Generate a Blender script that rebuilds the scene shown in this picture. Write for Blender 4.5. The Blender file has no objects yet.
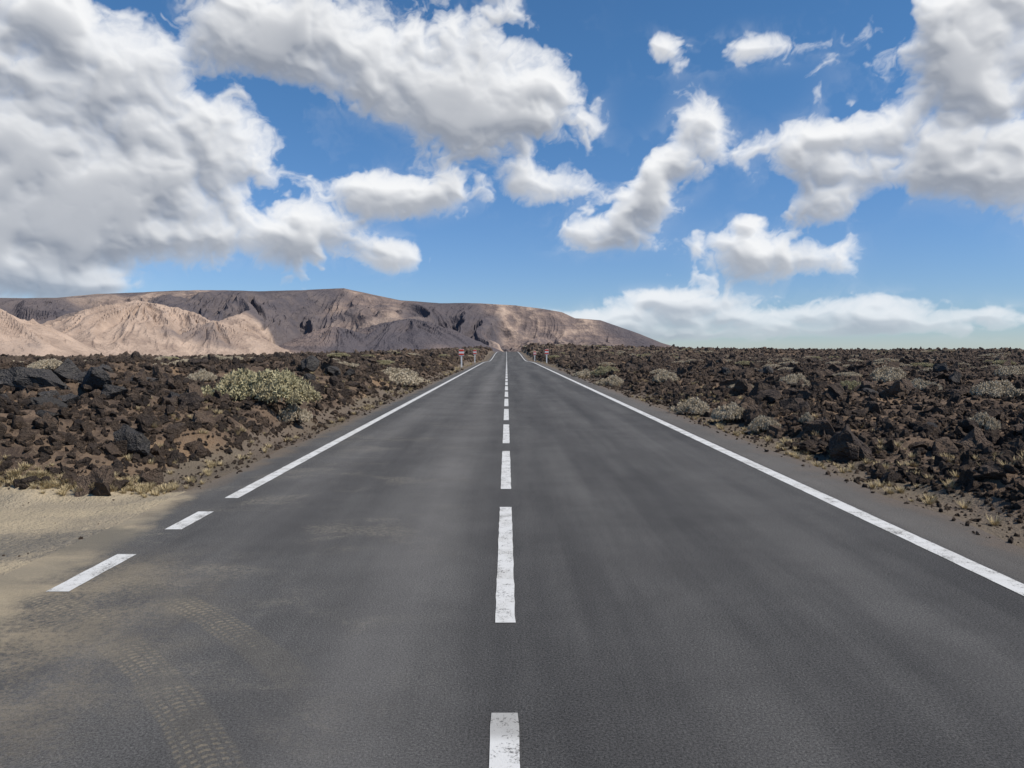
import bpy, bmesh, math, random, time
import numpy as np
from mathutils import Vector
T0=time.time()
random.seed(4); rng=np.random.default_rng(7)
sc=bpy.context.scene
sc.view_settings.view_transform='Standard'; sc.view_settings.look='None'; sc.view_settings.exposure=0
F=740.0; CX=506.7; HY=350.0; CH=1.6

# ---------------------------------------------------------------- noise
_tab=[rng.random((256,256)) for _ in range(8)]
def vn(x,y,s=0):
    t=_tab[s%8]; x=np.asarray(x,float)+s*17.3; y=np.asarray(y,float)+s*9.7
    xi=np.floor(x).astype(np.int64); yi=np.floor(y).astype(np.int64)
    fx=x-xi; fy=y-yi; fx=fx*fx*fx*(fx*(fx*6-15)+10); fy=fy*fy*fy*(fy*(fy*6-15)+10)
    a=t[xi&255,yi&255]; b=t[(xi+1)&255,yi&255]; c=t[xi&255,(yi+1)&255]; d=t[(xi+1)&255,(yi+1)&255]
    return (a*(1-fx)+b*fx)*(1-fy)+(c*(1-fx)+d*fx)*fy
def fbm(x,y,o=4,s=0,g=0.5):
    r=0;A=1;T=0
    for i in range(o):
        r=r+A*vn(x,y,s+i); T+=A; A*=g
        x,y=(x*0.8-y*0.6)*2.03,(x*0.6+y*0.8)*2.03
    return r/T
def ridged(x,y,o=4,s=0,g=0.5):
    r=0;A=1;T=0
    for i in range(o):
        r=r+A*(1-np.abs(2*vn(x,y,s+i)-1)); T+=A; A*=g
        x,y=(x*0.8-y*0.6)*2.03,(x*0.6+y*0.8)*2.03
    return r/T
def sst(a,b,x):
    t=np.clip((x-a)/(b-a),0,1); return t*t*(3-2*t)

# ---------------------------------------------------------------- terrain
XL=-3.6; XR=4.2
def roadz(y):
    y=np.asarray(y,float)
    return 1.0*sst(130,245,y)-0.35*sst(90,135,y)*(1-sst(135,190,y))-0.012*np.maximum(y-260,0)
def terrain(x,y):
    x=np.asarray(x,float); y=np.asarray(y,float); r=np.hypot(x,y)
    rz=roadz(y)
    sl=XL-x; sr=x-XR; s=np.maximum(sl,sr)
    left=x<0
    wob=(fbm(x*0.9,y*0.9,3,2)-0.5)
    m=sst(0.35,1.3,s+wob*0.9-r*0.004)
    j=sst(8.2,9.3,y+wob*1.2)+sst(9,14,-y)
    m=np.where(left,m*np.clip(j,0,1),m)
    big=fbm(x/9,y/9,3,1)-0.5
    med=ridged(x/2.6,y/2.6,3,3)-0.5
    fine=ridged(x/0.75,y/0.75,4,5)-0.5
    hl=0.45*sst(0,4,s)+0.22*sst(10,25,r)+1.1*big+0.55*med+0.30*fine
    hr=0.12*sst(0,6,s)+0.15*sst(15,50,r)+0.7*big+0.34*med+0.25*fine
    far=fbm(x/45,y/45,3,6)-0.5
    hl=hl+far*0.9*sst(40,100,r)-0.85*sst(35,120,r)*sst(8,45,-x)
    hr=hr+far*1.2*sst(40,100,r)+1.15*sst(70,230,r)
    side=sst(-40,40,x)
    decl=np.where(r>150,-(0.012*(1-side)+0.005*side)*(r-150),0)
    h=np.where(left,hl,hr)
    amp=0.55+0.45*sst(0,3,s)
    h=np.maximum(h*amp,-0.05+0.12*fine)
    rzr=rz*(1-sst(20,90,np.abs(x)))
    rzr=np.where(y>260,np.maximum(rzr,-5),rzr)
    verge=-0.03-0.06*sst(0.1,0.8,s)+0.015*(fbm(x*3,y*3,2,4)-0.5)*sst(0.0,0.3,s)
    z=rzr+verge*(1-m)+h*m+decl*sst(0,60,s)
    z=np.where(s<0.05,rz-0.03,z)
    return z,m

def mk_mesh(name,verts,faces4,attrs=None,smooth=False,mats=()):
    me=bpy.data.meshes.new(name)
    n=len(verts); f=len(faces4); k=faces4.shape[1]
    me.vertices.add(n); me.vertices.foreach_set('co',np.ascontiguousarray(verts,dtype=np.float32).ravel())
    me.loops.add(f*k); me.loops.foreach_set('vertex_index',np.ascontiguousarray(faces4,dtype=np.int32).ravel())
    me.polygons.add(f); me.polygons.foreach_set('loop_start',np.arange(0,f*k,k,dtype=np.int32))
    me.update(calc_edges=True)
    me.polygons.foreach_set('use_smooth',np.full(f,smooth,dtype=bool))
    for a,v in (attrs or {}).items():
        v=np.ascontiguousarray(v,dtype=np.float32)
        if v.ndim==2:
            at=me.attributes.new(a,'FLOAT_COLOR','POINT'); at.data.foreach_set('color',v.ravel())
        else:
            at=me.attributes.new(a,'FLOAT','POINT'); at.data.foreach_set('value',v)
    for m in mats: me.materials.append(m)
    ob=bpy.data.objects.new(name,me); sc.collection.objects.link(ob); return ob
def gridfaces(nr,nc,wrap=False):
    i=np.arange(nr-1)[:,None]; c=nc if wrap else nc-1
    j=np.arange(c)[None,:]; j2=(j+1)%nc
    a=i*nc+j; b=i*nc+j2; d=(i+1)*nc+j; e=(i+1)*nc+j2
    return np.stack([a,d,e,b],-1).reshape(-1,4)

# ---------------------------------------------------------------- node helper
class N:
    def __init__(s,nt): s.nt=nt
    def n(s,t,props=None,**ins):
        nd=s.nt.nodes.new(t)
        for k,v in (props or {}).items(): setattr(nd,k,v)
        for k,v in ins.items():
            key=int(k[1:]) if k[0]=='i' and k[1:].isdigit() else k.replace('_',' ')
            s.set(nd.inputs[key],v)
        return nd
    def set(s,sock,v):
        if isinstance(v,bpy.types.NodeSocket): s.nt.links.new(v,sock)
        elif isinstance(v,bpy.types.Node): s.nt.links.new(v.outputs[0],sock)
        else:
            if hasattr(sock.default_value,'__len__') and len(sock.default_value)==4 and len(v)==3: v=(*v,1)
            sock.default_value=v
    def m(s,op,a,b=0.0,c=0.0,clamp=False):
        return s.n('ShaderNodeMath',{'operation':op,'use_clamp':clamp},i0=a,i1=b,i2=c).outputs[0]
    def v(s,op,a,b=(0,0,0),c=(0,0,0)):
        nd=s.n('ShaderNodeVectorMath',{'operation':op},i0=a,i1=b)
        if op=='MULTIPLY_ADD': s.set(nd.inputs[2],c)
        return nd.outputs['Value'] if op in('DOT_PRODUCT','LENGTH','DISTANCE') else nd.outputs[0]
    def sm(s,x,a,b,lo=0.0,hi=1.0):
        return s.n('ShaderNodeMapRange',{'interpolation_type':'SMOOTHSTEP'},i0=x,i1=a,i2=b,i3=lo,i4=hi).outputs[0]
    def mix(s,f,a,b,bt='MIX'):
        nd=s.nt.nodes.new('ShaderNodeMix'); nd.data_type='RGBA'; nd.blend_type=bt
        s.set(nd.inputs[0],f); s.set(nd.inputs[6],a); s.set(nd.inputs[7],b); return nd.outputs[2]
    def noise(s,vec,scale,detail=4.0,rough=0.55,dist=0.0):
        return s.n('ShaderNodeTexNoise',None,Vector=vec,Scale=scale,Detail=detail,Roughness=rough,Distortion=dist).outputs[0]
    def noisec(s,vec,scale,detail=4.0):
        return s.n('ShaderNodeTexNoise',None,Vector=vec,Scale=scale,Detail=detail).outputs[1]
    def attr(s,name): return s.n('ShaderNodeAttribute',{'attribute_name':name}).outputs['Fac']
    def bump(s,h,strength=0.5,dist=0.05):
        return s.n('ShaderNodeBump',None,Strength=strength,Distance=dist,Height=h).outputs[0]
def material(name):
    m=bpy.data.materials.new(name); m.use_nodes=True; nt=m.node_tree
    b=nt.nodes['Principled BSDF']; h=N(nt); b.inputs['Specular IOR Level'].default_value=0.12
    b.inputs['Roughness'].default_value=0.9
    return m,h,b
def objco(h): return h.nt.nodes.new('ShaderNodeTexCoord').outputs['Object']
SAND=(0.38,0.31,0.205)

# ground
mg,h,b=material('lava_ground')
co=objco(h)
n1=h.noise(co,0.35,3); n2=h.noise(co,2.5,5,0.65); n3=h.noise(co,22,3,0.7)
col=h.mix(h.sm(n2,0.35,0.65),(0.062,0.045,0.035),(0.155,0.108,0.074))
col=h.mix(h.sm(n1,0.52,0.66),col,(0.21,0.14,0.085))
col=h.mix(h.m('MULTIPLY',h.sm(n3,0.5,0.75),0.5),col,(0.23,0.18,0.125))
cav=h.attr('cav')
col=h.mix(h.m('MULTIPLY',h.sm(h.m('ADD',cav,h.m('MULTIPLY',n2,0.5)),0.6,1.0),0.45),col,(0.19,0.14,0.093))
grav=h.mix(h.noise(co,60,2,0.7),(0.05,0.04,0.032),(0.25,0.195,0.145))
grav=h.mix(h.sm(n1,0.4,0.65),grav,(0.155,0.125,0.09))
vm=h.sm(h.m('ADD',h.attr('verge'),h.m('MULTIPLY',h.m('SUBTRACT',n2,0.5),0.8)),0.35,0.65)
col=h.mix(vm,col,grav)
sand=h.mix(h.noise(co,45,3,0.7),(0.25,0.20,0.13),(0.56,0.46,0.31))
band=h.sm(h.noise(h.v('MULTIPLY',co,(0.35,1.6,1)),1.2,4),0.42,0.62)
sand=h.mix(h.m('MULTIPLY',band,0.45),sand,(0.23,0.20,0.155))
sep=h.n('ShaderNodeSeparateXYZ',None,i0=co)
yy_=h.m('ADD',sep.outputs[1],h.m('MULTIPLY',h.m('SUBTRACT',n2,0.5),1.2))
bandy=h.m('MULTIPLY',h.sm(yy_,5.6,6.0),h.sm(yy_,6.9,6.5))
sand=h.mix(h.m('MULTIPLY',bandy,h.sm(n3,0.35,0.55,0.35,0.8)),sand,(0.14,0.13,0.112))
sm_=h.sm(h.m('ADD',h.attr('sand'),h.m('MULTIPLY',h.m('SUBTRACT',n2,0.5),0.7)),0.4,0.6)
col=h.mix(sm_,col,sand)
h.set(b.inputs['Base Color'],col); h.set(b.inputs['Normal'],h.bump(h.m('ADD',n3,h.m('MULTIPLY',n2,1.5)),0.8,0.06)); b.inputs['Roughness'].default_value=1

az=np.concatenate([np.radians(np.arange(-56,56.001,0.2)),np.radians(np.arange(60,304,5.0))])
rr=np.concatenate([[0.4,0.8,1.2,1.7,2.2],np.exp(np.arange(math.log(2.7),math.log(14000),0.0075))])
R,A=np.meshgrid(rr,az,indexing='ij'); X=R*np.sin(A); Y=R*np.cos(A)
Z,M=terrain(X,Y)
s=np.maximum(XL-X,X-XR)
sandm=((X<0)*(1-sst(8.2,8.9,Y))*(1-sst(9,12,-Y))*sst(-0.2,0.0,XL-X)).astype(float)
verge=(1-M)*sst(-0.2,0,s)
cav=1-ridged(X/2.6,Y/2.6,3,3)*0.6-ridged(X/0.75,Y/0.75,4,5)*0.4
mk_mesh('ground',np.stack([X,Y,Z],-1).reshape(-1,3),gridfaces(len(rr),len(az),True),
  {'sand':sandm.ravel(),'verge':verge.ravel(),'cav':cav.ravel()},mats=[mg])

# road
def asphalt_nodes(h,co):
    sep=h.n('ShaderNodeSeparateXYZ',None,i0=co); x=sep.outputs[0]; y=sep.outputs[1]
    agg=h.noise(co,85,4,0.9)
    col=h.mix(h.sm(agg,0.34,0.66),(0.029,0.0285,0.028),(0.126,0.122,0.116))
    col=h.mix(h.sm(agg,0.62,0.70,0,0.55),col,(0.31,0.29,0.26))
    patch=h.noise(h.v('MULTIPLY',co,(1.4,0.08,1)),1.0,4,0.6)
    col=h.mix(1.0,col,h.mix(h.sm(patch,0.3,0.7),(0.78,0.78,0.79),(1.28,1.27,1.25)),'MULTIPLY')
    n=h.noise(co,0.7,5,0.7)
    col=h.mix(1.0,col,h.mix(h.sm(n,0.3,0.7),(0.88,0.88,0.88),(1.14,1.14,1.13)),'MULTIPLY')
    wp=h.m('MULTIPLY',h.sm(x,0.05,-0.15),0.04)
    for c,wd,st in((-2.25,0.35,0.10),(-0.75,0.35,0.18),(0.95,0.4,0.04),(2.5,0.4,0.06)):
        d=h.m('DIVIDE',h.m('SUBTRACT',x,c),wd); e=h.m('MULTIPLY',h.m('EXPONENT',h.m('MULTIPLY',h.m('MULTIPLY',d,d),-1.0)),st)
        wp=h.m('ADD',e,wp)
    col=h.mix(h.m('MULTIPLY',wp,h.m('ADD',n,0.6)),col,(0.26,0.245,0.225))
    return x,y,col,agg,n
mr,h,b=material('asphalt')
co=objco(h); x,y,col,agg,n=asphalt_nodes(h,co)
sme=h.noise(h.v('MULTIPLY',h.v('ADD',co,h.v('MULTIPLY',h.noisec(co,1.0,2),(0.8,0.8,0))),(0.75,1.1,1)),0.9,6,0.72)
smk=h.m('MULTIPLY',h.sm(sme,0.50,0.66),h.m('MULTIPLY',h.sm(x,-0.1,-1.4),h.sm(y,22,6)))
wide=h.noise(co,1.6,5,0.65); fine=h.noise(co,28,3,0.75)
col=h.mix(h.m('MULTIPLY',h.m('MULTIPLY',smk,h.sm(fine,0.35,0.65)),0.42),col,(0.30,0.265,0.205))
er=h.sm(h.m('ADD',x,h.m('MULTIPLY',h.m('SUBTRACT',wide,0.5),0.9)),3.8,4.35)
col=h.mix(h.m('MULTIPLY',h.sm(x,3.5,3.62),0.25),col,(0.21,0.185,0.155))
col=h.mix(h.m('MULTIPLY',er,0.85),col,h.mix(fine,(0.07,0.055,0.045),(0.24,0.19,0.145)))
el=h.sm(h.m('ADD',x,h.m('MULTIPLY',h.m('SUBTRACT',wide,0.5),0.7)),-3.25,-3.6)
col=h.mix(h.m('MULTIPLY',el,0.85),col,h.mix(fine,(0.08,0.065,0.05),(0.24,0.19,0.14)))
edge=h.m('ADD',h.m('MULTIPLY',h.m('SUBTRACT',y,8.6),-0.17),-3.62)
edge=h.m('MINIMUM',edge,-2.85)
sd=h.m('SUBTRACT',edge,h.m('ADD',x,h.m('MULTIPLY',h.m('SUBTRACT',wide,0.5),-1.0)))
s1=h.m('MULTIPLY',h.m('MULTIPLY',h.sm(sd,-0.12,0.25),h.sm(y,9.0,8.3)),h.sm(h.m('ADD',fine,sd),0.15,0.5,0.6,1.0))
s2=h.m('MULTIPLY',h.m('MULTIPLY',h.sm(sd,-1.35,0.1),h.sm(y,6.4,4.6)),h.sm(h.m('ADD',h.m('MULTIPLY',wide,0.5),h.m('MULTIPLY',fine,0.5)),0.38,0.60))
sandc=h.mix(h.noise(co,45,3,0.7),(0.25,0.20,0.13),(0.54,0.445,0.30))
bandn=h.sm(h.noise(h.v('MULTIPLY',co,(0.35,1.6,1)),1.2,4),0.42,0.62)
sandc=h.mix(h.m('MULTIPLY',bandn,0.5),sandc,(0.20,0.18,0.14))
yw=h.m('ADD',y,h.m('MULTIPLY',h.m('SUBTRACT',wide,0.5),1.2))
bandy=h.m('MULTIPLY',h.sm(yw,5.6,6.0),h.sm(yw,6.9,6.5))
sandc=h.mix(h.m('MULTIPLY',bandy,0.6),sandc,(0.11,0.105,0.09))
col=h.mix(h.m('MULTIPLY',s2,0.62),col,SAND)
col=h.mix(h.m('MULTIPLY',s1,0.93),col,sandc)
dx=h.m('ADD',x,7.0); dy=h.m('ADD',y,1.0)
rad=h.m('SQRT',h.m('ADD',h.m('MULTIPLY',dx,dx),h.m('MULTIPLY',dy,dy))); th=h.m('ARCTAN2',dy,dx)
rad=h.m('ADD',rad,h.m('MULTIPLY',h.m('SUBTRACT',wide,0.5),0.07))
tr=0.0; trw=0.0
for R0,w in((6.98,0.11),(7.5,0.10)):
    dr=h.m('ABSOLUTE',h.m('SUBTRACT',rad,R0))
    ph=h.m('ADD',h.m('MULTIPLY',th,7*6.283/0.045),h.m('MULTIPLY',dr,55.0))
    ch=h.sm(h.m('SINE',ph),-0.3,0.7)
    rib=h.sm(h.m('SINE',h.m('MULTIPLY',dr,150.0)),-0.7,0.2)
    bd=h.sm(dr,w+0.02,w-0.02); trw=h.m('MAXIMUM',trw,bd)
    tr=h.m('MAXIMUM',tr,h.m('MULTIPLY',h.m('MULTIPLY',ch,rib),bd))
lim=h.m('MULTIPLY',h.sm(y,6.3,5.0),h.sm(x,-0.8,-1.3))
tn=h.noise(co,1.4,4,0.6)
col=h.mix(h.m('MULTIPLY',h.m('MULTIPLY',trw,lim),0.22),col,(0.17,0.15,0.115))
tm=h.m('MULTIPLY',h.m('MULTIPLY',tr,h.m('MULTIPLY',h.sm(tn,0.42,0.60),h.sm(fine,0.35,0.65,0.25,1.0))),lim)
col=h.mix(h.m('MULTIPLY',tm,0.55),col,SAND)
h.set(b.inputs['Base Color'],col); b.inputs['Roughness'].default_value=0.9
h.set(b.inputs['Normal'],h.bump(agg,0.8,0.01))
ys=np.concatenate([np.arange(-30,0,2),np.arange(0,620,1.0)])
xs=np.array([XL,-3.0,-1.5,0,1.5,3.0,XR])
YY,XX=np.meshgrid(ys,xs,indexing='ij')
XX=XX.copy(); XX[:,0]+=(fbm(ys*1.7,ys*0+3,3,2)-0.5)*0.22; XX[:,-1]+=(fbm(ys*1.5,ys*0+8,3,4)-0.5)*0.25
road=mk_mesh('road',np.stack([XX,YY,roadz(YY)],-1).reshape(-1,3),gridfaces(len(ys),len(xs))[:,::-1],mats=[mr])

# painted markings
mp,h,b=material('road_paint')
co=objco(h); x,y,acol,agg,n=asphalt_nodes(h,co)
wear=h.m('ADD',h.m('MULTIPLY',h.noise(co,70,4,0.8),0.6),h.m('MULTIPLY',h.noise(co,6,4,0.7),0.4))
wf=h.sm(wear,0.53,0.60)
dirt=h.sm(h.noise(co,3,4,0.7),0.4,0.7)
pc=h.mix(h.m('MULTIPLY',dirt,0.45),(0.62,0.61,0.575),(0.38,0.36,0.31))
pc=h.mix(h.m('MULTIPLY',h.m('MULTIPLY',h.sm(y,2.93,3.03),h.sm(y,3.9,3.5)),0.6),pc,(0.25,0.24,0.22))
col=h.mix(h.m('MULTIPLY',wf,0.85),pc,acol)
h.set(b.inputs['Base Color'],col); b.inputs['Roughness'].default_value=0.7
h.set(b.inputs['Normal'],h.bump(agg,0.4,0.006))
V=[];Fc=[]
def strip(x0,x1,y0,y1):
    k=max(1,int(math.ceil((y1-y0)/0.12))) if y1<16 else max(1,int(math.ceil((y1-y0)/1.0)))
    yy=np.linspace(y0,y1,k+1); o=len(V)
    for i,q in enumerate(yy):
        z=float(roadz(q))+0.004+max(0,q-60)*0.0001
        e=0.003 if q<16 else 0
        V.append((x0+random.uniform(-e,e),q,z)); V.append((x1+random.uniform(-e,e),q,z))
    for i in range(k): Fc.append((o+2*i,o+2*i+1,o+2*i+3,o+2*i+2))
P=4.18; y0=4.27-3*P
while y0<300:
    strip(-0.07,0.05,y0,y0+3.2 if y0>4 else y0+3.1); y0+=P
for q in np.arange(-12,16,1.0): strip(3.36,3.53,q,q+1)
strip(3.36,3.53,16,300)
for q in (8,9,10,11,12,13,14,15): strip(-3.05,-2.90,q-0.05 if q==8 else q,q+1)
strip(-3.05,-2.90,16,300)
for a,c in((6.55,7.28),(4.85,5.75),(2.9,3.8),(1.0,1.9),(-1,-0.1)): strip(-3.05,-2.90,a,c)
mk_mesh('road_markings',np.array(V),np.array(Fc),mats=[mp])

# ---------------------------------------------------------------- mountains
mm,h,b=material('mountain_rock')
co=objco(h); t=h.attr('tan'); k=h.attr('rock_cloud_shade')
md=h.noise(co,0.006,6,0.65)
strat=h.noise(h.v('MULTIPLY',co,(0.0006,0.0006,0.028)),1.0,3,0.7)
col=h.mix(h.sm(md,0.35,0.65),(0.15,0.108,0.085),(0.27,0.19,0.14))
col=h.mix(h.m('MULTIPLY',h.sm(strat,0.45,0.6),0.45),col,(0.09,0.072,0.068))
tf=h.sm(h.m('ADD',t,h.m('MULTIPLY',h.m('SUBTRACT',md,0.5),1.0)),0.42,0.75)
col=h.mix(tf,col,h.mix(h.sm(md,0.3,0.7),(0.28,0.195,0.135),(0.50,0.365,0.26)))
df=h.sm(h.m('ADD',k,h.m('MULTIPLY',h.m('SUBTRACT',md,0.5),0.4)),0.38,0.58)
col=h.mix(h.m('MULTIPLY',df,0.85),col,(0.078,0.064,0.062))  # dark rock and cloud shade together, painted into the base colour
col=h.mix(0.06,col,(0.32,0.42,0.60))  # distance haze painted in as a faint blue tint
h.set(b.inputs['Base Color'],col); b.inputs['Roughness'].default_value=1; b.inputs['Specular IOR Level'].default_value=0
h.set(b.inputs['Normal'],h.bump(md,1.0,60.0))
px=[-900,-400,-150,0,60,100,150,200,260,300,345,372,400,440,480,515,545,562,575,600,612,640,662,680,760]
py=[325,308,303,298,298,294,292,290,291,290,288,294,300,303,303,305,309,312,318,320,324,334,343,348,366]
a=np.radians(np.arange(-64,19,0.075)); r=np.arange(3000,10300,22.0)
R,A=np.meshgrid(r,a,indexing='ij'); X=R*np.sin(A); Y=R*np.cos(A)
PX=CX+F*np.tan(A); E=np.interp(PX,px,py); Rt=7600
Ht=(HY-E)/F*Rt*np.cos(A)+CH
def hill(pxc,pyc,dist,wpx,asp,seed,p=1.0):
    az0=math.atan((pxc-CX)/F); cx=dist*math.sin(az0); cy=dist*math.cos(az0)
    Hh=(HY-pyc)/F*cy+60; W=wpx/F*cy
    d=np.hypot((X-cx)/W,(Y-cy)/(W*asp)); ang=np.arctan2(Y-cy,X-cx)
    rg=(ridged(ang*2.6+seed+fbm(X/400,Y/400,3,seed)*1.5,d*0.6+seed,4,seed,0.6)-0.5)
    pr=np.clip(1-d,0,1)**p
    return Hh*(pr+0.70*rg*np.clip(1-d,0,1)*np.clip(d*2.5,0,1))-60
rf=5500+900*(fbm(A*9,A*0+2,3,1)-0.5)*2
tt=np.clip((R-rf)/(Rt-rf),0,1)
prof=0.5*tt+0.5*tt**3*(4-3*tt)
cl=sst(430,560,PX)
prof=prof*(1-cl)+cl*(0.42*tt+0.58*sst(0.72,0.97,tt))
gx=A*R/460+fbm(X/750,Y/750,3,3)*1.9; gy=R/2500
g=ridged(gx,gy,5,2,0.56)-0.60
gw=np.clip(4*tt*(1-tt),0,1)**0.8*np.clip((0.97-tt)*5,0,1)*np.clip(Ht/430,0,1)
Zm=(Ht+55)*prof-55+np.minimum(g,0.18)*500*gw*(1-0.4*cl)
Zm=np.minimum(Zm,np.maximum(Ht*R/Rt*0.99+10*(fbm(X/250,Y/250,3,2)-0.5),-60))
Zm=np.where(R>Rt,Zm-(R-Rt)*0.05,Zm)
Zm+=(ridged(X/190,Y/190,4,5)-0.5)*28*np.clip(tt*2,0,1)*np.clip((1.0-tt)*4,0.1,1)*np.clip(Ht/300,0,1)
hs=[('t',hill(-25,301,4300,128,1.1,1,0.9)),('t',hill(140,300,5400,140,1.2,2,0.95)),('t',hill(215,320,5000,90,1.0,6,1)),
    ('d',hill(410,318,5600,105,1.1,3,0.9)),('d',hill(335,326,5300,75,1.0,4,0.9)),('t',hill(-220,312,4600,160,1.2,5,1))]
tan=0.85*fbm(X/900,Y/900,3,7)+0.08; rock_cloud_shade=1.1*fbm(X/850+4,Y/850,3,5)-0.10
tan=tan+0.22*(1-sst(300,380,PX))-0.08+0.15*sst(450,510,PX)
rock_cloud_shade=rock_cloud_shade+0.10*sst(330,380,PX)*(1-sst(450,510,PX))+0.30*sst(0.35,0.65,tt)*(1-sst(200,280,PX))-0.10*sst(450,520,PX)  # darker zones stand for cloud shade on the slopes, stored as colour
for kd,hh in hs:
    w=sst(-10,30,hh-Zm); Zm=np.maximum(Zm,hh)
    if kd=='t': tan=tan*(1-w)+w*0.82; rock_cloud_shade=rock_cloud_shade*(1-w)+w*(0.7*fbm(X/420,Y/420,3,2)-0.08)
    else: tan=tan*(1-w)+w*0.2; rock_cloud_shade=rock_cloud_shade*(1-w)+w*(0.34+0.7*fbm(X/500,Y/500,3,2)-0.1)
Zm=np.where(Zm<-50,-120,Zm)
mk_mesh('mountains',np.stack([X,Y,Zm],-1).reshape(-1,3),gridfaces(len(r),len(a)),{'tan':tan.ravel(),'rock_cloud_shade':rock_cloud_shade.ravel()},smooth=False,mats=[mm])

# ---------------------------------------------------------------- rocks
def rockmat(name,c1,c2,c3):
    m,h,b=material(name); co=objco(h)
    rnd=h.n('ShaderNodeObjectInfo').outputs['Random']
    n=h.noise(co,3.0,4,0.75)
    col=h.mix(rnd,c1,c2); col=h.mix(h.sm(n,0.45,0.7),col,c3)
    h.set(b.inputs['Base Color'],col); h.set(b.inputs['Normal'],h.bump(n,0.9,0.35)); return m
m_rock=rockmat('lava_clinker',(0.050,0.041,0.037),(0.175,0.125,0.09),(0.14,0.105,0.078))
m_boul=rockmat('basalt',(0.072,0.067,0.064),(0.105,0.095,0.087),(0.10,0.09,0.078))
def rockmesh(name,seed,mat,sub=3,cuts=14,rough=0.12,flat=1.0):
    rn=np.random.default_rng(seed)
    bm=bmesh.new(); bmesh.ops.create_icosphere(bm,subdivisions=sub,radius=1)
    P=np.array([v.co[:] for v in bm.verts])
    P*=np.array([1,rn.uniform(0.65,0.95),rn.uniform(0.55,0.8)*flat])
    for _ in range(cuts):
        nn=rn.normal(size=3); nn/=np.linalg.norm(nn); d=rn.uniform(0.35,0.72)
        e=P@nn-d*np.linalg.norm(nn*np.array([1,.8,.7*flat])); P-=np.maximum(e,0)[:,None]*nn[None]
    q=P*2.6+seed*3
    P*=1+rough*((vn(q[:,0]+q[:,2]*0.7,q[:,1]-q[:,2]*0.6,seed)-0.5)*2+(vn(q[:,0]*3+q[:,2],q[:,1]*3-q[:,2]*2,seed+1)-0.5))[:,None]
    for v,p in zip(bm.verts,P): v.co=p
    me=bpy.data.meshes.new(name); bm.to_mesh(me); bm.free(); me.materials.append(mat); return me
def coll(name,meshes):
    c=bpy.data.collections.new(name)
    for i,me in enumerate(meshes): c.objects.link(bpy.data.objects.new(me.name,me))
    return c
rc=coll('rock_variants',[rockmesh('rock_variant_%02d'%i,i+1,m_rock,3,9+i,0.38) for i in range(8)])
rs=coll('rock_small_variants',[rockmesh('rock_small_%02d'%i,i+31,m_rock,2,8+i,0.3) for i in range(6)])
def scatter(name,collection,P,rot,scl,idx):
    me=bpy.data.meshes.new(name); me.vertices.add(len(P)); me.vertices.foreach_set('co',P.astype(np.float32).ravel())
    for nm,v in(('rot',rot),('scl',scl)):
        at=me.attributes.new(nm,'FLOAT_VECTOR','POINT'); at.data.foreach_set('vector',v.astype(np.float32).ravel())
    at=me.attributes.new('idx','INT','POINT'); at.data.foreach_set('value',idx.astype(np.int32))
    ob=bpy.data.objects.new(name,me); sc.collection.objects.link(ob)
    ng=bpy.data.node_groups.new(name+'_scatter','GeometryNodeTree')
    ng.interface.new_socket('Geometry',in_out='INPUT',socket_type='NodeSocketGeometry')
    ng.interface.new_socket('Geometry',in_out='OUTPUT',socket_type='NodeSocketGeometry')
    g=ng.nodes; L=ng.links.new
    gi=g.new('NodeGroupInput'); go=g.new('NodeGroupOutput'); ip=g.new('GeometryNodeInstanceOnPoints'); ci=g.new('GeometryNodeCollectionInfo')
    ci.inputs['Collection'].default_value=collection; ci.inputs['Separate Children'].default_value=True; ci.inputs['Reset Children'].default_value=True
    ip.inputs['Pick Instance'].default_value=True
    L(gi.outputs[0],ip.inputs['Points']); L(ci.outputs[0],ip.inputs['Instance'])
    for nm,dt,sk in(('rot','FLOAT_VECTOR','Rotation'),('scl','FLOAT_VECTOR','Scale'),('idx','INT','Instance Index')):
        na=g.new('GeometryNodeInputNamedAttribute'); na.data_type=dt; na.inputs['Name'].default_value=nm
        L([o for o in na.outputs if o.enabled][0],ip.inputs[sk])
    L(ip.outputs[0],go.inputs[0])
    md=ob.modifiers.new('scatter','NODES'); md.node_group=ng
    return ob
def polar(n,r0,r1,p,amax):
    u=rng.random(n); q=p+1
    r=(r0**q+u*(r1**q-r0**q))**(1/q); a=np.radians(rng.uniform(-amax,amax,n)); return r*np.sin(a),r*np.cos(a),r
def rocks(name,cc,nv,n,r0,r1,p,amax,a0,a1,smax,sink,dens,sg=0.5):
    x,y,r=polar(n,r0,r1,p,amax); z,m=terrain(x,y); s=np.maximum(XL-x,x-XR)
    cl=fbm(x/1.8,y/1.8,3,6)
    keep=(m>0.35)&(rng.random(len(x))<sst(0.30,0.62,cl)+dens)&(s>0.35+0.006*r)
    x,y,z,r=x[keep],y[keep],z[keep],r[keep]; n=len(x)
    S=(a0+a1*r)*np.exp(rng.normal(0,sg,n)); S=np.clip(S,0.02,smax+0.0022*r)
    scl=S[:,None]*rng.uniform(0.75,1.3,(n,3))
    scatter(name,cc,np.stack([x,y,z+S*sink],-1),rng.uniform(0,6.28,(n,3)),scl,rng.integers(0,nv,n))
rocks('lava_rocks',rc,8,60000,5,320,-0.3,56,0.058,0.0020,0.40,0.1,0.15,0.66)
rocks('lava_rubble',rs,6,170000,5,140,-0.35,54,0.028,0.0016,0.12,0.2,0.55)
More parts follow.
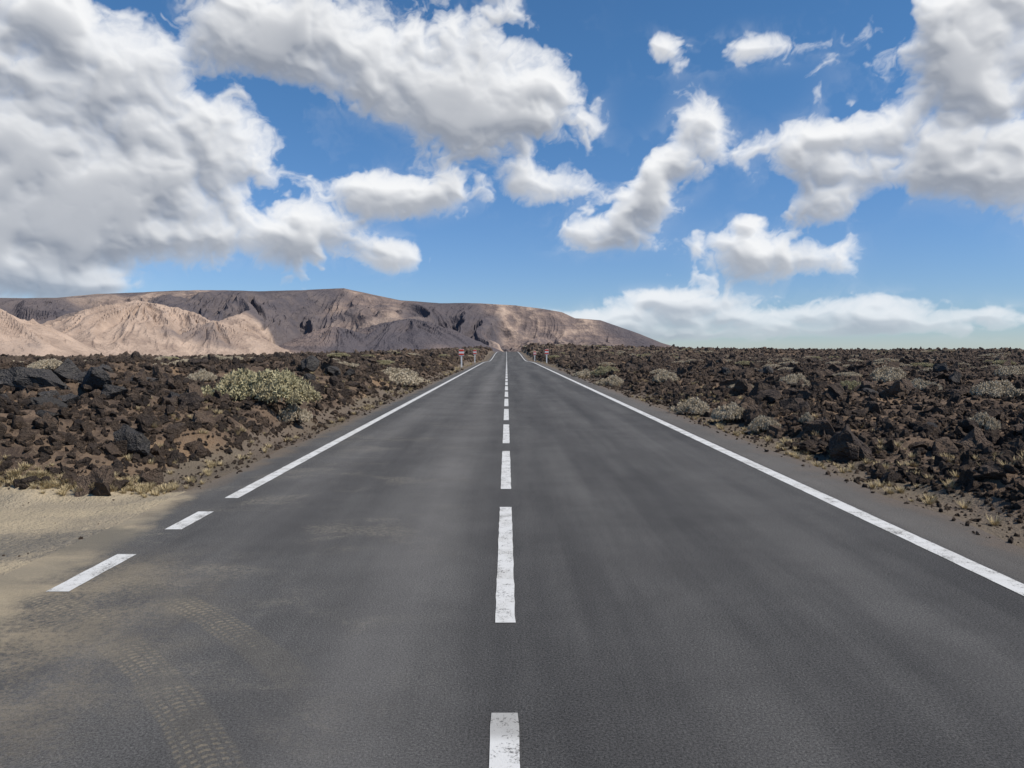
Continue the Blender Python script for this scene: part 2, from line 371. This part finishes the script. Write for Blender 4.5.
# gravel along the verges
x,y,r=polar(80000,3.5,60,-0.3,56); z,m=terrain(x,y); s=np.maximum(XL-x,x-XR)
jn=(x<0)&(y<8.4)
keep=(s>-0.12)&(m<0.8)&(~jn|(rng.random(len(x))<0.06))&(rng.random(len(x))<0.3+sst(0,0.6,s))
x,y,z,r=x[keep],y[keep],z[keep],r[keep]; n=len(x)
S=np.clip(0.010+0.0012*r,0,0.05)*np.exp(rng.normal(0,0.55,n))
S=np.where((x<0)&(y<8.4),S*0.5,S)
z=np.maximum(z,np.where((x>XL)&(x<XR),roadz(y),-9))
scatter('roadside_gravel',rs,np.stack([x,y,z+S*0.2],-1),rng.uniform(0,6.28,(n,3)),S[:,None]*np.ones(3),rng.integers(0,6,n))

def boulder(x,y,sx,sy,sz,seed,rz,tilt=0.0):
    me=rockmesh('basalt_boulder',seed,m_boul,4,16,0.13,1.0)
    ob=bpy.data.objects.new('basalt_boulder',me); sc.collection.objects.link(ob)
    z=float(terrain(x,y)[0]); ob.location=(x,y,z+sz*0.42); ob.scale=(sx,sy,sz); ob.rotation_euler=(tilt,tilt*0.5,rz)
bl=[(-4.95,9.9,.36,.30,.38,.3,0),(-8.9,14.0,.85,.55,.45,.4,.3),(-9.0,15.2,.7,.6,.5,1.3,-.2),(-7.9,14.2,.7,.5,.45,2.0,.35),(-9.7,13.4,.65,.55,.42,.7,.2),
    (-8.3,15.0,.6,.5,.4,2.6,0),(-7.6,15.4,.5,.4,.34,.2,.4),(-6.4,24,.62,.5,.5,1,.2),(-5.7,24.5,.45,.5,.4,.5,0),(-5.4,25.5,.4,.4,.35,2,0),(-5.9,22,.32,.3,.3,2,0),
    (-11.5,20,.6,.5,.4,0,.2),(-13,24,.7,.6,.45,1,.1),(-8.5,12.0,.5,.4,.34,1,.1),(-6.9,11.7,.38,.3,.3,1.7,.1),(-6.6,10.6,.30,.25,.22,.9,.2),(-5.9,13.1,.3,.25,.22,2.2,.1),
    (-7.7,11.2,.42,.34,.3,.5,.3),(-8.0,12.9,.6,.45,.38,2.4,.2),(-7.0,13.2,.45,.35,.3,1.1,-.2),(-6.2,10.0,.2,.17,.16,.1,.2),
    (9.2,31,.55,.5,.5,1,.2),(12,34,.6,.5,.5,.6,.1),(9.4,19,.34,.3,.24,.6,.1),(15.8,26,.5,.4,.4,.4,.3),(7.4,12.8,.22,.2,.18,.2,.2),(20,34,.7,.5,.5,2,.1)]
for i,q in enumerate(bl): boulder(q[0],q[1],q[2],q[3],q[4],100+i,q[5],q[6])

# ---------------------------------------------------------------- shrubs
def leafmat(name,c1,c2):
    m,h,b=material(name); n=h.noise(objco(h),3,3,0.6); f=h.attr('tone')
    col=h.mix(f,c1,c2); col=h.mix(h.m('MULTIPLY',h.sm(n,0.45,0.65),0.4),col,(0.30,0.235,0.15))
    h.set(b.inputs['Base Color'],col); return m
m_green=leafmat('euphorbia_leaves',(0.23,0.205,0.11),(0.50,0.445,0.27))
m_dry=leafmat('dry_scrub',(0.31,0.26,0.185),(0.60,0.51,0.37))
m_grass=leafmat('dry_grass_blades',(0.30,0.23,0.12),(0.60,0.49,0.29))
def shrubmesh(name,seed,mat,nb,bl,wd,height=0.42,flat=0.55):
    rn=np.random.default_rng(seed)
    nc=90; ca=rn.uniform(0,6.28,nc); cr=np.sqrt(rn.random(nc))*0.88
    lob=1+0.20*np.sin(ca*3+seed)+0.12*np.sin(ca*5+seed*2)
    cx=cr*lob*np.cos(ca); cy=cr*lob*np.sin(ca); cz=height*(1-cr**2)**0.6*rn.uniform(0.7,1.1,nc)
    k=rn.integers(0,nc,nb); rad=rn.uniform(0.10,0.2,nc)[k]
    d=rn.normal(size=(nb,3)); d[:,2]=np.abs(d[:,2])*0.9-0.15; d/=np.linalg.norm(d,axis=1)[:,None]
    q=rn.uniform(0.45,1,nb)**0.6
    base=np.stack([cx[k],cy[k],cz[k]-0.10],-1)+d*(rad*q)[:,None]*np.array([1,1,0.8])
    base[:,2]=np.maximum(base[:,2],0.0)
    up=d*(1-flat)+rn.normal(0,0.55,(nb,3))+np.array([0,0,0.15]); up/=np.linalg.norm(up,axis=1)[:,None]
    side=np.cross(up,rn.normal(size=(nb,3))); side/=np.linalg.norm(side,axis=1)[:,None]
    L=bl*rn.uniform(0.5,1.3,nb); w=wd*rn.uniform(0.6,1.4,nb)
    v=np.stack([base-side*w[:,None],base+side*w[:,None],base+up*L[:,None]+side*w[:,None]*0.5,base+up*L[:,None]-side*w[:,None]*0.5],1).reshape(-1,3)
    f=np.arange(nb*4).reshape(-1,4); tone=np.repeat(np.clip(q*0.6+rn.normal(0,0.22,nb)+0.08,0,1),4)
    ob=mk_mesh(name,v,f,{'tone':tone},mats=[mat]); me=ob.data; bpy.data.objects.remove(ob); return me
def tuft(name,seed,nb=70):
    rn=np.random.default_rng(seed); a=rn.uniform(0,6.28,nb); r0=rn.uniform(0,0.3,nb); ln=rn.uniform(0.4,1.0,nb); sp=rn.uniform(0.2,0.9,nb)
    b0=np.stack([r0*np.cos(a),r0*np.sin(a),0*a],-1); t=b0+np.stack([np.cos(a)*sp*ln,np.sin(a)*sp*ln,ln*0.75],-1)
    sd=np.stack([-np.sin(a),np.cos(a),0*a],-1)*0.025
    v=np.stack([b0-sd,b0+sd,t+sd*.3,t-sd*.3],1).reshape(-1,3); f=np.arange(nb*4).reshape(-1,4)
    ob=mk_mesh(name,v,f,{'tone':np.repeat(rn.random(nb),4)},mats=[m_grass]); me=ob.data; bpy.data.objects.remove(ob); return me
sg=[shrubmesh('shrub_green_%d'%i,10+i,m_green,26000,0.05,0.010) for i in range(2)]
sd_=[shrubmesh('shrub_dry_%d'%i,20+i,m_dry,20000,0.045,0.015,0.34,0.85) for i in range(3)]
def shrub(x,y,w,hh,me,rz=0.0):
    ob=bpy.data.objects.new('shrub',me); sc.collection.objects.link(ob)
    ob.location=(x,y,float(terrain(x,y)[0])+0.03); ob.scale=(w/2,w/2*0.85,hh/0.42); ob.rotation_euler=(0,0,rz)
G=sg;D=sd_
for q in[(-4.95,15.2,2.3,.66,G[0],0),(-5.6,15.8,1.2,.5,G[1],1),(-4.3,14.9,.8,.35,D[1],2),(-4.6,32,2.6,.5,D[1],1),(-5.3,35,2.4,.5,D[0],2),(-12.2,22,1.2,.45,D[1],0),
    (4.95,16.2,.85,.38,D[0],0),(4.75,18.7,1.1,.4,D[1],1),(5.1,14.6,.7,.32,D[2],2),(12.6,22.5,1.2,.42,D[0],3),(11.6,17.5,1.1,.4,D[2],0),(13,18.2,1.3,.42,D[1],0),
    (5.8,14.2,.3,.2,D[1],1),(7.9,12.2,.6,.3,D[1],1),(8.1,9.6,.6,.28,G[0],1),(9.1,11.3,.7,.3,D[2],1),(6.5,30,1.2,.45,D[0],1),(4.9,34,1.5,.5,D[1],1),(4.8,45,1.8,.5,D[1],0),(5.4,40,1.6,.5,G[1],0),
    (15.5,30,1.6,.5,D[0],1),(22,32,1.6,.5,D[2],0),(9.8,21,.8,.32,G[0],0),(14,27,1.2,.42,D[1],0),(-16,26,1.2,.4,D[2],0),(-8,19.5,.8,.35,D[1],0),(17,22,1.2,.45,D[0],0),(10.5,27,1.1,.45,D[2],0)]: shrub(*q)
x,y,r=polar(2300,18,260,0.1,50); z,m=terrain(x,y); s=np.maximum(XL-x,x-XR)
keep=(m>0.5)&(s>1.8)&(rng.random(len(x))<(sst(0.4,0.6,fbm(x/20,y/20,3,3))*0.8+0.12)*np.where(x<0,0.5,1))
x,y,z,r=x[keep],y[keep],z[keep],r[keep]; n=len(x)
S=rng.uniform(0.2,0.7,n)*(1+r/220)
scatter('scrub',coll('scrub_variants',sd_+sg[:1]),np.stack([x,y,z+0.08],-1),np.stack([0*x,0*x,rng.uniform(0,6.28,n)],-1),np.stack([S,S,S*0.9],-1),rng.integers(0,4,n))
x,y,r=polar(30000,6,120,0.0,52); z,m=terrain(x,y); s=np.maximum(XL-x,x-XR)
keep=(s>0.1)&((s<2.2+r*0.02)|((x<0)&(y<9.3)))&~((x<0)&(y<8.35))&(rng.random(len(x))<sst(0.42,0.62,fbm(x/1.5,y/3,3,4)))
x2=rng.uniform(-13,-3.9,800); y2=8.55+rng.normal(0,0.13,800)+(fbm(x2*0.9,x2*0+8,3,2)-0.5)*0.5; z2=terrain(x2,y2)[0]
x,y,z,r=[np.concatenate(q) for q in((x[keep],x2),(y[keep],y2),(z[keep],z2),(r[keep],np.hypot(x2,y2)*0+2))]; n=len(x)
S=rng.uniform(0.045,0.12,n)*(1+r/80)
scatter('dry_grass',coll('tuft_variants',[tuft('tuft_%d'%i,50+i) for i in range(4)]),np.stack([x,y,z],-1),np.stack([0*x,0*x,rng.uniform(0,6.28,n)],-1),np.stack([S,S,S],-1),rng.integers(0,4,n))

# ---------------------------------------------------------------- marker posts
def simple(name,c,rough=0.6):
    m,h,b=material(name); n=h.noise(objco(h),9,4,0.6)
    h.set(b.inputs['Base Color'],h.mix(n,[q*0.8 for q in c],c)); b.inputs['Roughness'].default_value=rough; return m
mw=simple('sign_white',(0.78,0.77,0.74)); mred=simple('sign_red',(0.65,0.06,0.03)); mst=simple('galvanised_steel',(0.35,0.35,0.36),0.45)
def box(name,sx,sy,sz,loc,mat,parent,bev=0.006):
    bm=bmesh.new(); bmesh.ops.create_cube(bm,size=1)
    for v in bm.verts: v.co=Vector((v.co.x*sx,v.co.y*sy,v.co.z*sz))
    bmesh.ops.bevel(bm,geom=bm.edges[:],offset=bev,segments=2,affect='EDGES')
    me=bpy.data.meshes.new(name); bm.to_mesh(me); bm.free(); me.materials.append(mat)
    ob=bpy.data.objects.new(name,me); sc.collection.objects.link(ob); ob.location=loc; ob.parent=parent; return ob
def marker(x,y,hh=1.35):
    e=bpy.data.objects.new('roadside_marker_post',None); sc.collection.objects.link(e); e.location=(x,y,float(terrain(x,y)[0])-0.05)
    box('post',0.13,0.06,hh,(0,0,hh/2),mw,e)
    box('panel',0.46,0.02,0.62,(0,-0.042,hh-0.25),mw,e)
    box('red_band_upper',0.44,0.012,0.17,(0,-0.060,hh-0.06),mred,e,0.003)
    box('red_band_lower',0.44,0.012,0.14,(0,-0.060,hh-0.42),mred,e,0.003)
    box('footing',0.2,0.2,0.12,(0,0,0.04),mst,e)
marker(-4.15,68,1.75);marker(-4.3,100,1.75);marker(4.75,88,1.75);marker(4.7,124,1.75)

# ---------------------------------------------------------------- clouds : a dome far behind the mountains
def ae(pxx,pyy):
    v=Vector(((pxx-CX)/F,1,(HY-pyy)/F)).normalized(); return math.atan2(v.x,v.y),math.asin(v.z)
blobs=[(65,38,76,46,1.05),(150,80,52,54,1.),(105,140,122,62,1.05),(225,165,80,52,1.05),(30,200,115,76,1),(140,236,145,36,.95),(315,232,52,28,.85),(398,258,46,23,1.2),(10,272,80,16,.8),(80,289,42,9,.85),
 (268,30,62,46,1.0),(330,65,90,44,1.05),(440,60,128,50,1.05),(530,95,68,48,1.05),(490,130,84,30,.8),(365,190,44,22,1.0),(430,190,58,23,1.),(550,182,58,30,1.1),(588,140,24,24,.6),
 (710,130,34,36,1.2),(672,168,38,30,1.1),(640,205,36,21,1.05),(595,240,50,23,1.2),(755,50,62,18,.9),(665,60,26,18,.95),
 (950,28,80,48,1.1),(1015,90,62,44,1.0),(1100,40,90,60,.9),(820,162,52,38,1.15),(900,145,78,40,1.15),(990,160,50,28,1.0),(815,208,42,18,.8),(770,255,78,29,1.15),(742,222,18,12,.9),
 (670,303,66,11,1.1),(640,322,130,12,1.0),(870,304,75,12,1.1),(910,322,110,11,1.0),(990,316,45,10,1.0),(740,334,220,10,.85),(790,318,60,8,.8),(-120,120,120,150,1),(1150,180,90,50,.9),(300,-60,300,50,.9),(700,-60,80,30,.7)]
st=0.058
ua=np.radians(np.arange(-50,50.001,st)); va=np.radians(np.arange(0.0,33,st))
V_,U_=np.meshgrid(va,ua,indexing='ij')
wx=(fbm(U_*7,V_*9,4,1)-0.5)*0.08; wy=(fbm(U_*7+9,V_*9,4,3)-0.5)*0.06
acc=np.zeros_like(U_)
for bx,by,rx,ry,sg_ in blobs:
    u,v=ae(bx,by); kx=min(1.0,ry/35.0)
    du=(U_+wx*kx-u)*F/rx; dv=(V_+wy*kx-v)*F/ry
    acc+=sg_*np.exp(-1.3*(du*du+dv*dv))
acc=np.minimum(acc,1.0)+0.25*np.clip(acc-1.0,0,1)
def billow(x,y,o,s,gn=0.5):
    r=0;A=1;T=0
    for i in range(o):
        n=np.sqrt((2*vn(x,y,s+i)-1)**2+0.01); r=r+A*n; T+=A; A*=gn
        x,y=(x*0.8-y*0.6)*2.07,(x*0.6+y*0.8)*2.07
    return r/T
lowv=sst(0.0,0.14,V_)
sx=U_*13; sy=V_*(16+22*(1-lowv))
q1=fbm(U_*28,V_*32,4,5)-0.5; q2=fbm(U_*28+7,V_*32+3,4,2)-0.5
n1=fbm(sx+q1*0.9,sy+q2*0.9,8,0,0.54)
n2=billow(sx*1.6+q1*0.9+3,sy*1.6+q2*0.9,7,2,0.54)
D=acc+(n1-0.5)*1.35+(n2-0.36)*0.50
thr=0.49
dens=np.maximum(D-thr,0)
alpha=1-np.exp(-(dens*4.2)**1.35)
core=np.minimum(dens,0.8)
def box1(a,k,ax):
    p=np.pad(a,[(k+1,k) if i==ax else (0,0) for i in range(2)],mode='edge'); c=np.cumsum(p,axis=ax); n=a.shape[ax]
    return (np.take(c,np.arange(2*k+1,2*k+1+n),axis=ax)-np.take(c,np.arange(0,n),axis=ax))/(2*k+1)
def blur(a,k): return box1(box1(box1(box1(a,k,0),k,1),k,0),k,1)
opt=np.zeros_like(core)
for j in range(1,34):
    dy=int(round(j*2.0)); dx=int(round(j*0.9))
    sh=np.zeros_like(core); sh[:core.shape[0]-dy,:core.shape[1]-dx]=core[dy:,dx:]
    opt+=sh*math.exp(-j*0.02)
opt/=33
optb=blur(opt,12); opts=blur(opt,3)
cb=blur(core,8); gy,gx=np.gradient(cb); rel1=-(gy*0.9+gx*0.4)*28
cb=blur(core,3); gy,gx=np.gradient(cb); rel2=-(gy*0.9+gx*0.4)*7
cb=blur(core,1); gy,gx=np.gradient(cb); rel3=-(gy*0.9+gx*0.4)*1.8
light=0.21+0.86*np.exp(-(0.3*opts+0.7*optb)*3.9)
light=light+np.clip(rel1,-.14,.18)+np.clip(rel2,-.08,.10)+np.clip(rel3,-.05,.05)
light=light+0.20*np.exp(-dens*5)
light=light+(fbm(U_*22+q1,V_*26+q2,5,6)-0.5)*0.16
light=np.clip(light,0,1)
ch=np.array([0.95,0.955,0.96]); cd=np.array([0.26,0.29,0.35])
lc=cd+(ch-cd)*light[...,None]
hz=np.exp(-V_/0.05)[...,None]*0.35
lc=lc*(1-hz)+np.array([0.52,0.64,0.79])*hz
top=1-sst(math.radians(31),math.radians(33),V_)
alpha=alpha*sst(0.0,0.02,V_)*top*0.98*(0.66+0.34*sst(0.0,0.12,V_))
veil=sst(0.05,0.75,blur(np.clip(acc,0,1),10))*sst(0.40,0.68,n1)*0.26
alpha=1-(1-alpha)*(1-veil*sst(0.0,0.03,V_)*top)
RD=24000.0
PP=np.stack([RD*np.cos(V_)*np.sin(U_),RD*np.cos(V_)*np.cos(U_),RD*np.sin(V_)],-1).reshape(-1,3)
mc=bpy.data.materials.new('cloud'); mc.use_nodes=True; nt=mc.node_tree; nt.nodes.clear(); h=N(nt)
at=nt.nodes.new('ShaderNodeAttribute'); at.attribute_name='cloud'
em=h.n('ShaderNodeEmission',None,Color=at.outputs['Color'],Strength=1.0); tp=nt.nodes.new('ShaderNodeBsdfTransparent')
mx=nt.nodes.new('ShaderNodeMixShader'); nt.links.new(at.outputs['Alpha'],mx.inputs[0]); nt.links.new(tp.outputs[0],mx.inputs[1]); nt.links.new(em.outputs[0],mx.inputs[2])
mo=nt.nodes.new('ShaderNodeOutputMaterial'); nt.links.new(mx.outputs[0],mo.inputs[0]); mc.cycles.emission_sampling='NONE'
mk_mesh('clouds',PP,gridfaces(len(va),len(ua)),{'cloud':np.concatenate([lc,alpha[...,None]],-1).reshape(-1,4)},smooth=True,mats=[mc])

# ---------------------------------------------------------------- world
SUN_EL=math.radians(50); SUN_AZ=math.radians(112)
w=bpy.data.worlds.new('World'); sc.world=w; w.use_nodes=True; nt=w.node_tree; nt.nodes.clear(); h=N(nt)
sky=nt.nodes.new('ShaderNodeTexSky'); sky.sky_type='NISHITA'; sky.sun_disc=False; sky.sun_elevation=SUN_EL; sky.sun_rotation=SUN_AZ
sky.air_density=1.0; sky.dust_density=0.0; sky.ozone_density=2.0
zc=h.n('ShaderNodeSeparateXYZ',None,i0=nt.nodes.new('ShaderNodeTexCoord').outputs['Generated']).outputs[2]
tint=h.mix(h.sm(zc,0.0,0.40),(0.56,0.72,1.04),(0.50,0.84,1.10))
skc=h.mix(1.0,sky.outputs[0],tint,'MULTIPLY')
bg=h.n('ShaderNodeBackground',None,Color=skc,Strength=0.10)
wo=nt.nodes.new('ShaderNodeOutputWorld'); nt.links.new(bg.outputs[0],wo.inputs[0])
w.cycles.sampling_method='MANUAL'; w.cycles.sample_map_resolution=256

sl=bpy.data.lights.new('sun','SUN'); sl.energy=4.7; sl.angle=math.radians(0.5); sl.color=(1,0.94,0.86)
so=bpy.data.objects.new('sun',sl); sc.collection.objects.link(so)
d=Vector((math.sin(SUN_AZ)*math.cos(SUN_EL),math.cos(SUN_AZ)*math.cos(SUN_EL),math.sin(SUN_EL)))
so.rotation_euler=d.to_track_quat('Z','Y').to_euler(); so.location=(30,-30,60)

cam=bpy.data.cameras.new('camera'); co_=bpy.data.objects.new('camera',cam); sc.collection.objects.link(co_)
cam.sensor_width=36; cam.lens=F/1024*36; cam.clip_end=60000; cam.clip_start=0.05
co_.location=(0,0,CH); co_.rotation_euler=(math.radians(90-2.63),0,math.radians(-0.41)); sc.camera=co_
print('script time',time.time()-T0)
